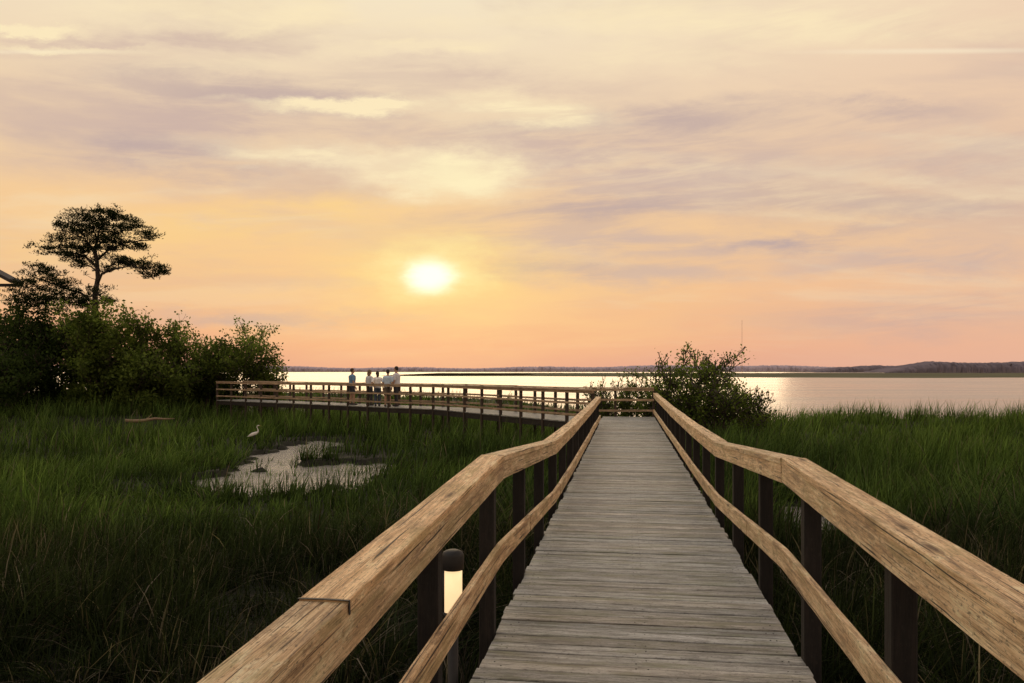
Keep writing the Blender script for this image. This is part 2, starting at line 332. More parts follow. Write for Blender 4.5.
# ------------------------------------------------------------ marsh grass
def grass(Nc,ylo,yhi,per,rad,hb,wd,seg,droop=0,xm=.76):
    Y=np.sqrt(rng.random(Nc)*(yhi**2-ylo**2)+ylo**2); X=(rng.random(Nc)*2-1)*xm*(Y+3)
    return X,Y,per,rad,hb,wd,seg,droop
sets=[grass(3600,3.5,13,24,.20,.92,.0060,3),grass(7800,13,27,13,.24,1.0,.0098,3),grass(9600,27,52,8,.30,1.02,.0155,2),grass(5200,52,108,7,.45,.95,.030,2),
      grass(900,4.5,18,70,.10,1.15,.0070,3,1)]
allV=[];allT=[];F4=[];F3=[];off=0
for X,Y,per,rad,hb,wd,seg,droop in sets:
    a=X*R.x+Y*R.y
    h0=height(X,Y)
    patch=sn(X,Y,.35,5)*.5+sn(X,Y,1.1,2)*.45
    keep=((h0>.015)|((h0>-.20)&(Y<34)&(rng.random(len(X))<.26)))&(np.abs(a-.09)>(1.12 if not droop else 1.9))&(Y<shoreY(X)+.5)&(rng.random(len(X))<.80+.45*patch)
    if droop: keep&=(rng.random(len(X))<.6+.7*sn(X,Y,.6,1.5))&(h0>.03)
    X,Y,patch,h0,a=X[keep],Y[keep],patch[keep],h0[keep],a[keep]
    n=len(X); N=n*per
    front=np.exp(-((X+5.6)/3.6)**2-((Y-17.0)/4.0)**2)
    front=np.maximum(front,.7*np.exp(-((X+10.0)/5)**2-((Y-27)/5.0)**2))
    front=np.maximum(front,1.0*np.exp(-((X-5.4)/1.1)**2-((Y-13.8)/2.0)**2))
    hcl=(hb*(1+.48*patch)*rng.uniform(.5,1.3,n))*(1-.62*front)
    dl=X-2.55+.63*(Y-25.1); hcl=np.where((dl>-3.8)&(dl<.2)&(Y>21)&(Y<36),np.maximum(hcl,rng.uniform(1.25,1.55,n)),hcl)
    d2=X+3.4+1.26*(Y-34.5); hcl=np.where((d2>-5)&(d2<.5)&(Y>33)&(X<-2),np.maximum(hcl,rng.uniform(1.05,1.4,n)),hcl)
    hcl=np.where((a>1.2)&(a<6)&(Y>22)&(Y<29.5),np.maximum(hcl,rng.uniform(1.2,1.6,n)),hcl)
    hcl=np.where(h0<.015,hcl*.5,hcl)
    Xb=np.repeat(X,per); Yb=np.repeat(Y,per); Hb=np.repeat(hcl,per)*rng.uniform(.45,1.15,N); Pb=np.repeat(patch,per)
    cr=np.repeat(rng.uniform(.45,1.65,n),per)
    th=rng.uniform(0,2*np.pi,N); rr=rad*np.sqrt(rng.random(N))
    bx=Xb+np.cos(th)*rr; by=Yb+np.sin(th)*rr; bz=height(bx,by)-.03
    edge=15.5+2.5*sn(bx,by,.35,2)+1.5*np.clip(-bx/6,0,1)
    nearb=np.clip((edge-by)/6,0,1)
    lean=rng.uniform(.05,.5,N)+ (rng.random(N)<.12+.35*nearb)*rng.uniform(.4,1.2,N)
    lodge=np.clip(sn(bx,by,.7,8)*1.4-.2,0,1)*(.35+.65*nearb)
    lean=lean+lodge*.8
    if droop: lean=rng.uniform(.5,1.55,N); lodge=lodge*0
    wind=sn(bx,by,.5,3)*3.0
    la=th+rng.normal(0,.5 if droop else .7,N); lx=(np.cos(la)*(1-lodge)+np.cos(wind)*lodge)*lean*Hb+.10*Hb; ly=(np.sin(la)*(1-lodge)+np.sin(wind)*lodge)*lean*Hb
    wa=rng.uniform(0,np.pi,N); ww=wd*rng.uniform(.5,1.6,N); wx=np.cos(wa)*ww; wy=np.sin(wa)*ww
    kx=.72 if droop else 1.0
    def P(tt,wf): 
        px=bx+lx*kx*tt**1.5; py=by+ly*kx*tt**1.5; pz=bz+Hb*tt*(1-.5*np.minimum(lean,1.5)*tt)
        return np.stack([px-wx*wf,py-wy*wf,pz],1),np.stack([px+wx*wf,py+wy*wf,pz],1)
    rings=[];
    for k in range(seg):
        p0,p1=P(k/seg,1-.5*k/seg); rings+= [p0,p1]
    rings.append(P(1.0,0.0)[0]); nvb=2*seg+1
    Vv=np.stack(rings,1).reshape(-1,3)
    gcol=np.array([.054,.098,.026]); g2=np.array([.108,.165,.044]); straw=np.array([.20,.175,.135]); dk=np.array([.020,.033,.018])
    k=rng.random(N)[:,None]; cc=gcol*(1-k)+g2*k
    big=sn(bx,by,.16,4)*.5+sn(bx,by*1.8,.45,7)*.5
    mixd=np.clip(.30-.95*big-.35*Pb+rng.normal(0,.2,N),0,1)[:,None]; cc=cc*(1-mixd*.72)+dk*mixd*.72
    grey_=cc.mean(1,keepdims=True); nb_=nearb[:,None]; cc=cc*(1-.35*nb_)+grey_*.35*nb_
    cc=cc*(1-.70*nb_)  # dim foreground exposure painted into the near blade colour
    isst=(rng.random(N)<.04+.07*lodge+.24*nearb*np.clip(.45+sn(bx,by,.8,9),0,1)+(.14 if droop else 0))[:,None]
    cc=np.where(isst,straw*rng.uniform(.15,.8,(N,1)),cc)
    cc=cc*cr[:,None]*rng.uniform(.7,1.3,(N,1))
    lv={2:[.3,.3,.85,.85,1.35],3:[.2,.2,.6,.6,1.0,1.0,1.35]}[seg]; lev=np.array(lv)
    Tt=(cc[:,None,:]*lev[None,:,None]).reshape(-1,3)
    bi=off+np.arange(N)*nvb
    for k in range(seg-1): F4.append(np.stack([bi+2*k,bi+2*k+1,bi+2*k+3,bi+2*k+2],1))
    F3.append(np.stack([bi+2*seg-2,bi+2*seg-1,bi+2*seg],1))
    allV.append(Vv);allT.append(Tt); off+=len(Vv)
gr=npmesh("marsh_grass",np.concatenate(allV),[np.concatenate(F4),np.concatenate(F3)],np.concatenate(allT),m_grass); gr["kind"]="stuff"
gr["label"]="dense green and straw marsh grass on tidal mud"; gr["category"]="grass"

# ------------------------------------------------------------ boardwalk
bw=empty("boardwalk",W(0,0,DECK),"weathered wooden boardwalk with plank deck and handrails over marsh","boardwalk")
LE,RE=-.797,.976
mb=MB()
s=-2.5; 
while s<28.7:
    wd=.134+random.uniform(-.003,.003); j0=random.uniform(-.014,.014); j1=random.uniform(-.014,.014)
    dz=random.uniform(-.003,.003); tl=random.uniform(-.005,.005)
    tv=random.uniform(.70,1.15); wm=random.uniform(-.05,.06)
    x0,x1=LE-.02+j0,RE+.02+j1; st_=[]
    for k in range(4):
        aa=x0+(x1-x0)*k/3; st_.append(W(aa,s+wd/2+tl*(k/3-.5),DECK-.019+dz+random.uniform(-.0015,.0015)))
    mb.loft(st_,[D]*4,[UP]*4,chamf(wd/2,.019,.004),(tv*(1+wm),tv,tv*(1-wm)))
    if s<14:
        for aa in (LE+.06,LE+.10,0.06,.12,RE-.10,RE-.06):
            c0=W(aa+random.uniform(-.006,.006),s+wd*(.28 if random.random()<.5 else .7),DECK+dz+.0005)
            mb.tube([c0-UP*.004,c0+UP*.0006],[.0048,.0048],6,mi=1)
    s+=wd+.0125
deck=mb.obj("deck",[m_deck,m_screw]); par(deck,bw)
A=[Vector((2.55,25.1,0)),Vector((-3.4,34.5,0)),Vector((-16.6,45.0,0))]
Bp=[Vector((2.36,28.72,0)),Vector((-2.045,35.72,0)),Vector((-15.5,46.4,0))]
mb=MB()
def side_planks(p0,p1,wdt,zoff):
    d=(p1-p0); L=d.length; d.normalize(); nrm=Vector((d.y,-d.x,0)); t_=0
    while t_<L:
        c0=p0+d*(t_+.07)+UP*(DECK-.019+zoff); tv=random.uniform(.75,1.1)
        mb.loft([c0,c0+nrm*wdt],[d]*2,[UP]*2,chamf(.069,.019,.004),(tv,tv,tv)); t_+=.146
side_planks(A[0]-Vector((-.534,.845,0))*.6,A[1]+Vector((-.534,.845,0))*.2,1.8,-.006)
side_planks(A[1]-Vector((-.783,.622,0))*.2,A[2],1.8,-.012)
sdk=mb.obj("deck",m_deck); par(sdk,bw)
mb=MB()
def beam(p,q_,w_=.05,h_=.22,z=DECK-.15):
    p=Vector((p.x,p.y,z)); q_=Vector((q_.x,q_.y,z)); d=(q_-p).normalized(); nr=Vector((d.y,-d.x,0))
    mb.loft([p,q_],[nr]*2,[UP]*2,chamf(w_/2,h_/2,.004))
for aa in (LE+.06,.09,RE-.06): beam(W(aa,-2.5),W(aa,28.6))
n01=Vector((.845,.534,0)); n12=Vector((.622,.783,0))
for o_ in (.05,.9,1.74):
    beam(A[0]+n01*o_,A[1]+n01*o_); beam(A[1]+n12*o_,A[2]+n12*o_)
for s_ in np.arange(.6,28.6,1.5*2): beam(W(LE-.1,s_),W(RE+.1,s_),.05,.18,DECK-.36)
bm_=mb.obj("stringer",m_beam); par(bm_,bw)
def prof(pts,s): 
    return float(np.interp(s,[p[0] for p in pts],[p[1] for p in pts]))
topL=[(-2,.86),(1.7,.985),(5.05,1.11),(9.0,.865),(12,.83),(18,.82),(25,.84),(28.8,.86)]
topR=[(-2,.985),(2.2,1.05),(5.15,1.11),(8.9,.875),(12,.84),(18,.82),(25,.84),(28.8,.86)]
lowL=[(-2,.44),(3.5,.53),(5.05,.55),(9.0,.30),(12,.27),(25,.27),(28.8,.27)]
lowR=[(-2,.44),(3.2,.51),(5.15,.54),(8.9,.31),(12,.28),(25,.27),(28.8,.27)]
def smooth(pts,s): return (prof(pts,s-.04)+2*prof(pts,s)+prof(pts,s+.04))/4
def rail_run(mb,a,pts,cuts,hw,hh,zoff,tone=1.0):
    for i in range(len(cuts)-1):
        c0,c1=cuts[i]+.003,cuts[i+1]-.003; k=max(2,int((c1-c0)/.18))
        ja=random.uniform(-.006,.006); jz=random.uniform(-.004,.003); tv=tone*random.uniform(.88,1.12); wm=random.uniform(-.04,.04)
        C=[W(a+ja+random.uniform(-.0012,.0012),c0+(c1-c0)*q_/k,DECK+smooth(pts,c0+(c1-c0)*q_/k)+zoff+jz+random.uniform(-.0008,.0008)) for q_ in range(k+1)]
        mb.loft(C,[R]*(k+1),[UP]*(k+1),chamf(hw,hh,.003),(tv*(1+wm),tv,tv*(1-wm)))
for side,edge,tp,lp,s_end,kn in ((-1,LE,topL,lowL,24.9,5.05),(1,RE,topR,lowR,28.75,5.15)):
    cut1=[-1.5]+([2.16] if side<0 else [])+[kn]+[c for c in np.arange(kn+3.9,s_end-1,3.0)]+[s_end]
    cut2=[-1.5,kn]+[c for c in np.arange(kn+3.9,s_end-1,3.0)]+[s_end]
    mb=MB(); rail_run(mb,edge+side*.047,tp,cut1,.073,.019,-.019)
    rail_run(mb,edge+side*0.0,tp,cut2,.019,.058,-.0385-.061,tone=.97)
    o=mb.obj("handrail",m_rail); par(o,bw)
    mb=MB(); rail_run(mb,edge+side*0.0,lp,[-1.5,kn+1.5]+[c for c in np.arange(kn+4.5,s_end-1,3.0)]+[s_end],.019,.064,-.064,tone=.95)
    o=mb.obj("lower_rail",m_rail); par(o,bw)
    s_=.48 if side<0 else .25
    while s_<s_end:
        mb=MB(); zt=DECK+smooth(tp,s_)-.045; tv=random.uniform(.7,1.2)
        cx=edge+side*.068
        C=[W(cx+random.uniform(-.004,.004),s_,-.4),W(cx,s_,DECK),W(cx,s_,zt)]
        mb.loft(C,[R]*3,[D]*3,chamf(.047,.047,.006),(tv,tv,tv)); o=mb.obj("post",m_post); par(o,bw)
        s_+=1.5
mb=MB(); sj=2.16; zc=DECK+smooth(topL,sj)+.002
mb.loft([W(LE-.1225,sj,zc-.045),W(LE-.1225,sj,zc),W(LE-.05,sj,zc+.001),W(LE+.028,sj,zc),W(LE+.0285,sj,zc-.040)],[D]*5,[-R,UP,UP,(UP+R).normalized(),R],chamf(.006,.0012,.0005))
o=mb.obj("joint_strap",m_iron); par(o,bw)  # thin dark strap added over the cap joint to stand for its seam
def side_rail(mb,pts,h,hw,hh,tone=1.0):
    for i in range(len(pts)-1):
        p,q_=pts[i],pts[i+1]; L=(q_-p).length; k=max(1,round(L/3.6)); d=(q_-p).normalized(); nr=Vector((d.y,-d.x,0))
        for j in range(k):
            a0=p+(q_-p)*(j/k)+d*.004; a1=p+(q_-p)*((j+1)/k)-d*.004; tv=tone*random.uniform(.85,1.1)
            z0=UP*(DECK+h+random.uniform(-.008,.008)); z1=UP*(DECK+h+random.uniform(-.008,.008))
            mb.loft([a0+z0,a1+z1],[nr]*2,[UP]*2,chamf(hw,hh,.004),(tv,tv,tv))
Bfull=[W(RE+.0,28.8)]+Bp
for pts in (A,Bfull):
    off_=Vector((0,-.06,0))
    mb=MB(); side_rail(mb,pts,1.03,.085,.018); side_rail(mb,[p+off_ for p in pts],.965,.02,.042,.95); o=mb.obj("handrail",m_siderail); par(o,bw)
    mb=MB(); side_rail(mb,[p+off_ for p in pts],.60,.019,.038,.95); side_rail(mb,[p+off_ for p in pts],.22,.019,.038,.85); o=mb.obj("lower_rail",m_siderail); par(o,bw)
    for i in range(len(pts)-1):
        p,q_=pts[i],pts[i+1]; L=(q_-p).length; k=max(1,round(L/1.45)); d=(q_-p).normalized(); nr=Vector((d.y,-d.x,0))
        for j in range(k+(i==len(pts)-2)):
            c0=p+(q_-p)*(j/k)+Vector((0,.04,0)); mb=MB()
            mb.loft([c0+UP*-.4,c0+UP*(DECK+1.008)],[nr]*2,[d]*2,chamf(.045,.045,.005)); o=mb.obj("post",m_sidepost); par(o,bw)

# ------------------------------------------------------------ bollard lamp
lp=W(LE-.165,4.40,0)
lamp=empty("path_lamp",(lp.x,lp.y,0),"lit black bollard lamp glowing warm beside boardwalk railing","lamp")
mb=MB(); base_z=DECK+.30
mb.tube([lp+UP*-.3,lp+UP*(base_z-.02)],[.03,.03],10); mb.tube([lp+UP*(base_z-.03),lp+UP*base_z],[.058,.062],20)
bk=lp-R*.048+D*.02; mb.box(bk+UP*(base_z+.11),.012,.05,.13,R,D)
o=mb.obj("pole",m_iron,True); par(o,lamp)
mb=MB(); mb.tube([lp+UP*base_z,lp+UP*(base_z+.235)],[.052,.052],24); o=mb.obj("lens",m_lens,True); par(o,lamp)
mb=MB(); mb.tube([lp+UP*(base_z+.235),lp+UP*(base_z+.24),lp+UP*(base_z+.315),lp+UP*(base_z+.332),lp+UP*(base_z+.342),lp+UP*(base_z+.344)],[.060,.062,.062,.054,.034,.004],24)
o=mb.obj("lamp_cap",m_iron,True); par(o,lamp)

# ------------------------------------------------------------ vegetation
def leaves_mesh(name,P,size,tintA,tintB,mat,aspect=.55,shade=None,needle=False):
    N=len(P); P=np.asarray(P)
    d=rng.normal(size=(N,3)); 
    if needle: d[:,2]=np.abs(d[:,2])*.9+.1
    d/=np.linalg.norm(d,axis=1)[:,None]; e=rng.normal(size=(N,3)); e-=d*(e*d).sum(1)[:,None]; e/=np.linalg.norm(e,axis=1)[:,None]
    L=size*rng.uniform(.6,1.4,(N,1)); Wd=L*aspect
    Vv=np.stack([P,P+d*L*.5+e*Wd*.5,P+d*L,P+d*L*.5-e*Wd*.5],1).reshape(-1,3)
    k=rng.random((N,1)); C=np.array(tintA)*(1-k)+np.array(tintB)*k
    if shade is not None: C=C*shade[:,None]
    T=np.repeat(C,4,axis=0); b=np.arange(N)*4
    return npmesh(name,Vv,[np.stack([b,b+1,b+2,b+3],1)],T,mat)
def shrub(name,base,h,wid,nst,nleaf,lsize,tA,tB,label,cat,lowfill=.3,spread=.12,seed=0,upright=1.0,start=0.0,group=None,lpow=1.8):
    random.seed(seed+11)
    base=Vector(base); e=empty(name,base,label,cat,group); mb=MB(); tips=[]
    def br(p,d,L,r,lev):
        pts=[p];dd=d.copy(); rs=[r]
        k=4
        for i in range(k):
            dd=(dd+Vector((random.uniform(-.25,.25),random.uniform(-.25,.25),random.uniform(-.05,.18)))).normalized()
            pts.append(pts[-1]+dd*L/k); rs.append(max(.011,r*(1-.62*(i+1)/k)))
        mb.tube(pts,rs,6 if lev==0 else 4)
        if lev>=1: 
            for q_ in pts[1:]: tips.append((q_,lev))
        if lev<3:
            for c_ in range(4 if lev==0 else 3):
                i=random.choice([2,3,4,4]); sd_=Vector((random.uniform(-1,1),random.uniform(-1,1),random.uniform(0,.8)*upright)).normalized()
                br(pts[i],(dd*.6+sd_*.8).normalized(),L*random.uniform(.5,.75),rs[i]*.75,lev+1)
    mb.tube([base-UP*.2,base+UP*.12],[.03*h,.022*h],7)
    for k in range(nst):
        an=random.uniform(0,2*math.pi); ou=random.uniform(.1,.9)*wid/h
        d=Vector((math.cos(an)*ou,math.sin(an)*ou,1)).normalized()
        br(base,d,h*random.uniform(.36,.5),.015*h,0)
    T=np.array([tuple(t_[0]) for t_ in tips]); b0=np.array(base)
    zmax=np.percentile(T[:,2],99.3)-b0[2]; xw=np.percentile(np.abs(T[:,0]-b0[0]),97)
    sz=h*.97/zmax; sx=wid*.5/xw*.95
    sc=np.array([sx,sx,sz]); T=b0+(T-b0)*sc
    mb.v=[tuple(b0+(np.array(v_)-b0)*sc) for v_ in mb.v]
    o=mb.obj("trunk",m_bark,True); par(o,e)
    nl=int(nleaf*(1-lowfill))
    wgt=rng.random(len(T))**lpow; wgt/=wgt.sum(); idx=rng.choice(len(T),nl,p=wgt)
    P1=T[idx]+rng.normal(size=(nl,3))*np.array([1,1,.75])*spread*min(h,wid)*.5
    nf=nleaf-nl; nb=max(10,nst*6)
    bx=rng.uniform(-.5,.5,nb); bz=rng.uniform(.05,.86,nb)*np.sqrt(np.clip(1-(bx/.56)**2,0,1))
    bc=b0+np.stack([bx*wid,rng.uniform(-.4,.4,nb)*wid,bz*h],1)
    P2=bc[rng.integers(0,nb,nf)]+np.clip(rng.normal(size=(nf,3)),-1.9,1.9)*np.array([.07,.07,.05])*np.array([wid,wid,h])
    P=np.concatenate([P1,P2]); P=P[P[:,2]>b0[2]+start*h*rng.uniform(.8,1.25,len(P))]
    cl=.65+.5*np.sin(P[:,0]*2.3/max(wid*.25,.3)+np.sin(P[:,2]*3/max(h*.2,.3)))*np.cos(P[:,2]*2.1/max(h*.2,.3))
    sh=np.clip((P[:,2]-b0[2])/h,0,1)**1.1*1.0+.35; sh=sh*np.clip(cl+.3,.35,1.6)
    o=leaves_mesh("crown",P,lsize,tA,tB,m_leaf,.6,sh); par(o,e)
    return e
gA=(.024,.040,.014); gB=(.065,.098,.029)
yA=(.062,.094,.023); yB=(.155,.205,.050)  # brighter leaf tints with low sunlight painted into the green
def hx(px,dep): return (px-512)/F*dep
def top(py,dep): return EYE+(HZ-py)/F*dep
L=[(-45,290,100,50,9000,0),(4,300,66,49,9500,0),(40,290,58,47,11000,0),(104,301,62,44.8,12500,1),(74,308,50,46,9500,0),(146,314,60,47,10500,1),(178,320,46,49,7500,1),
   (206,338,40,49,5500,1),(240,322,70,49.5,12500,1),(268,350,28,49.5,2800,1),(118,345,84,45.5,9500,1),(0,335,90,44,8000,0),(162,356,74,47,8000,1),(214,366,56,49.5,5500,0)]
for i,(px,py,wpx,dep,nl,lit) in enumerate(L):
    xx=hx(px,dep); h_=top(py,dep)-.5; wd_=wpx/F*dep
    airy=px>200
    lab=("sparse wind-blown coastal tree with open twiggy crown beside marsh" if airy else ("leafy green coastal tree with sunlit leaf tint at marsh edge" if lit else "dense dark evergreen coastal tree at marsh edge"))
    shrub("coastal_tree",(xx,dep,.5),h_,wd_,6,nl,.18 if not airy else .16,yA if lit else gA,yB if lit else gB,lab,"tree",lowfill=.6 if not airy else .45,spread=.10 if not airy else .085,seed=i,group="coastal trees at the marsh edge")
Bs=[(704,347,96,29.5,8200,1,.26,"tall windswept shrub with bare twigs beside boardwalk railing"),(718,376,84,29,5200,1,.34,"low leafy shrub beside boardwalk railing"),
    (634,370,44,32,3000,1,.2,"small leafy shrub behind boardwalk corner"),(597,377,26,34,1200,1,.15,"tiny round shrub behind boardwalk corner"),(664,373,56,30.5,4200,1,.25,"bushy green shrub beside boardwalk railing"),
    (754,386,34,29,700,0,.3,"low spindly shrub among marsh grass"),(614,381,34,33,1300,1,.15,"low round shrub behind boardwalk corner")]
for i,(px,py,wpx,dep,nl,lit,stt,lab) in enumerate(Bs):
    h_=top(py,dep)-.1
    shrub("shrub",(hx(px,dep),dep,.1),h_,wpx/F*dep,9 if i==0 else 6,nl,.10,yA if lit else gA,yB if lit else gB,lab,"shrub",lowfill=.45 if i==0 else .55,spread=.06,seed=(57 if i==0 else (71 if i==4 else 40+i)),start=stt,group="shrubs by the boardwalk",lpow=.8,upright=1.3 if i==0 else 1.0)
# pine
random.seed(99)
dep=46.0; K=dep/F
def pp(px,py,dy=0.0): return Vector(((px-512)*K,dep+dy,EYE+(HZ-py)*K))
pine=empty("pine_tree",(pp(97,0).x,dep,.5),"tall pine with rounded open crown rising above coastal thicket","pine tree")
mb=MB()
tr=[(97,410),(97,360),(96,320),(95,295),(98,278),(97,262),(95,250),(97,240),(100,228)]
mb.tube([pp(a_,b_) for a_,b_ in tr],[.22,.20,.17,.15,.13,.11,.09,.06,.03],9)
limbs=[([(97,285),(104,274),(118,270),(134,268),(152,270)],.085),([(96,266),(84,256),(70,252),(50,252)],.085),([(97,260),(108,250),(124,242),(146,240)],.085),
  ([(97,272),(88,266),(78,264)],.05),([(96,252),(88,240),(76,234),(62,232)],.06),([(97,246),(106,236),(118,228),(132,228)],.06),([(97,238),(92,228),(88,222)],.05),
  ([(98,232),(104,222),(110,218)],.04),([(95,305),(80,293),(60,287),(40,280),(28,276)],.08),([(96,312),(78,302),(58,302)],.06),([(104,274),(112,266),(124,262)],.04),([(97,294),(104,296),(108,300)],.03),
  ([(96,256),(90,246),(86,232),(78,222)],.045),([(97,250),(103,238),(106,226)],.04),([(108,250),(118,250),(130,252)],.03),([(84,256),(74,262),(64,262)],.03)]
tips=[]
for pts,r in limbs:
    dy0=random.uniform(-1.4,1.4); P_=[pp(a_,b_,dy0*i/(len(pts)-1)) for i,(a_,b_) in enumerate(pts)]
    mb.tube(P_,[r*(1-.75*i/(len(P_)-1)) for i in range(len(P_))],6)
    for i in range(1,len(P_)):
        for q_ in range(6):
            st0=P_[i-1].lerp(P_[i],random.random()); d_=Vector((random.uniform(-1,1),random.uniform(-1,1),random.uniform(.0,.8))).normalized(); ln=random.uniform(.35,.95)
            e1=st0+d_*ln*.5; e2=e1+(d_+Vector((0,0,.3))).normalized()*ln*.5
            mb.tube([st0,e1,e2],[.022,.015,.006],4); tips.append(e2)
o=mb.obj("trunk",m_bark,True); par(o,pine)
cl=[(100,213,22,5),(84,217,16,5),(118,217,16,5),(66,225,14,5),(134,225,14,5),(56,238,12,5),(148,236,13,5),(98,227,18,5),(80,232,13,5),(116,230,14,5),(100,240,11,4),(72,244,13,5),
    (50,250,13,5),(64,257,12,4.5),(126,243,13,5),(140,247,9,4),(112,249,9,3),(84,250,8,3),(142,266,12,4.5),(156,268,11,5),(150,275,10,4),(130,264,8,3),(162,273,6,3),
    (78,264,8,3),(38,271,14,8),(26,281,14,9),(50,280,16,9),(64,289,15,9),(40,291,22,10),(74,298,15,9),(20,296,15,10),(54,303,22,10),(84,304,11,7),(106,300,8,5),(122,261,8,3),(30,300,20,10)]
PP=[]
for t_ in tips: PP.append(np.array(t_)+rng.normal(size=(26,3))*np.array([.12,.13,.06]))
for (a_,b_,rx,ry) in cl:
    for k in range(int(rx*1.25)+3):
        c0=np.array(pp(a_+np.clip(rng.normal(),-1.8,1.8)*rx*.52,b_+np.clip(rng.normal(),-1.7,1.7)*ry*.5,np.clip(rng.normal(),-2,2)*.55*rx*K))
        PP.append(c0+rng.normal(size=(33,3))*np.array([.13,.14,.058]))
PP=np.concatenate(PP)
o=leaves_mesh("crown",PP,.18,(.011,.017,.008),(.033,.043,.017),m_needle,.23,None,needle=True); par(o,pine)

# ------------------------------------------------------------ driftwood
def driftwood(px,dep,L_,ang,lab,tint,zz):
    x0=hx(px,dep); e=empty("driftwood",(x0,dep,.2),lab,"driftwood"); mb=MB(); d=Vector((math.cos(ang),math.sin(ang),.04))
    P_=[Vector((x0,dep,zz))+d*L_*(k/5-.5)+Vector((0,0,random.uniform(-.04,.06))) for k in range(6)]
    mb.tube(P_,[.07,.085,.075,.06,.045,.015],7,tint); mb.tube([P_[2],P_[2]+Vector((.2,.1,.2)),P_[2]+Vector((.25,.15,.3))],[.035,.02,.006],5,tint)
    o=mb.obj("log",m_siderail,True); par(o,e)
driftwood(150,36.5,2.2,.05,"bleached driftwood log lying on marsh mud",(.55,.55,.55),.9)

def remesh(o,vx):
    m_=o.modifiers.new("Remesh",'REMESH'); m_.mode='VOXEL'; m_.voxel_size=vx; m_.use_smooth_shade=True
# ------------------------------------------------------------ egret beside the tidal pool
m_feather=plain("white_feathers",(.62,.61,.58),.8,0,.05,12); m_beak=plain("beak_horn",(.30,.20,.05),.5,0,.1,20)
ex,ey=hx(254,31.0),31.0; ez_=float(height(np.array([ex]),np.array([ey]))[0]); 
eg=empty("egret",(ex,ey,ez_),"small white egret standing among reeds beside tidal pool","bird")
def E_(p): return Vector(p)*.86
mb=MB()
mb.tube([E_((-.27,0,.52)),E_((-.20,0,.56)),E_((-.08,0,.62)),E_((.06,0,.66)),E_((.15,0,.70)),E_((.19,0,.77)),E_((.17,0,.86)),E_((.13,0,.93)),E_((.14,0,.99)),E_((.19,0,1.02)),E_((.245,0,1.01))],
        [.009,.043,.075,.080,.055,.031,.021,.019,.022,.029,.012],14,flat=(1,.8))
o=mb.obj("body",m_feather,True); o.parent=eg; remesh(o,.010)
mb=MB(); mb.tube([E_((.225,0,1.012)),E_((.30,0,1.0)),E_((.35,0,.99))],[.011,.006,.002],8); o=mb.obj("beak",m_beak,True); o.parent=eg
for sy in (-.035,.035):
    mb=MB(); mb.tube([E_((.0,sy,.58)),E_((.03,sy,.46)),E_((-.01,sy,.28)),E_((.01,sy,.02)),E_((.01,sy,0))],[.019,.011,.008,.007,.007],8)
    for dx,dy in ((.08,0),(.06,.04),(.06,-.04),(-.05,0)): mb.tube([E_((.01,sy,.012)),E_((.01+dx,sy+dy,.006))],[.006,.004],6)
    o=mb.obj("leg",m_iron,True); o.parent=eg
for sx in (1,-1):
    mb=MB(); mb.tube([E_((.13,sx*.062,.66)),E_((.0,sx*.082,.63)),E_((-.16,sx*.06,.57)),E_((-.30,sx*.025,.51))],[.026,.053,.043,.007],12,flat=(.35,1)); o=mb.obj("wing",m_feather,True); o.parent=eg

# ------------------------------------------------------------ house (body to the side, open porch gable reaching past the trees)
m_wall=plain("painted_siding",(.06,.05,.045),.8,0,.2,3); m_roof=plain("roof_shingle",(.035,.03,.03),.85,0,.3,5); m_glass=plain("window_glass",(.03,.035,.04),.08,0,.1,2)
yb=60.0; x1=hx(24,yb); ez=top(286,yb)
house=empty("house",(x1-9,yb-5,.4),"dark coastal house with open gabled porch roof above trees","house")
mb=MB(); mb.box((x1-11,yb-5.2,ez/2),6.2,4.6,ez/2-.05); o=mb.obj("wall",m_wall); par(o,house)
mb=MB(); X_=Vector((1,0,0)); Y_=Vector((0,1,0)); slope=Vector((-1,0,.53)).normalized(); nrm_=Vector((.53,0,1)).normalized()
e0=Vector((x1,yb-.8,ez+.16))
mb.loft([e0,e0+slope*7.8],[Y_]*2,[nrm_]*2,chamf(.8,.11,.02))
rdg=e0+slope*7.8; sl2=Vector((-1,0,-.53)).normalized(); mb.loft([rdg+sl2*.02,rdg+sl2*9.5],[Y_]*2,[Vector((-.53,0,1)).normalized()]*2,chamf(.8,.11,.02))
mb.loft([Vector((x1-4.8,yb-5.5,ez+.3)),Vector((x1-17.5,yb-5.5,ez+.3))],[Y_]*2,[UP]*2,chamf(5.2,.14,.02))
o=mb.obj("roof",m_roof); par(o,house)
mb=MB(); mb.loft([Vector((x1-.1,yb-.75,ez-.02)),Vector((x1-14,yb-.75,ez-.02))],[Y_]*2,[UP]*2,chamf(.1,.11,.01)); o=mb.obj("beam",m_roof); par(o,house)
mb=MB(); mb.loft([Vector((x1-2.2,yb-.75,ez-.1)),Vector((x1-2.2,yb-.75,.3))],[X_]*2,[Y_]*2,chamf(.10,.10,.01)); o=mb.obj("porch_post",m_roof); par(o,house)
for k in range(3):
    mb=MB(); mb.box((x1-15.5+k*3.9,yb-9.82,ez-1.8),.6,.05,.8); o=mb.obj("window",m_glass); par(o,house)

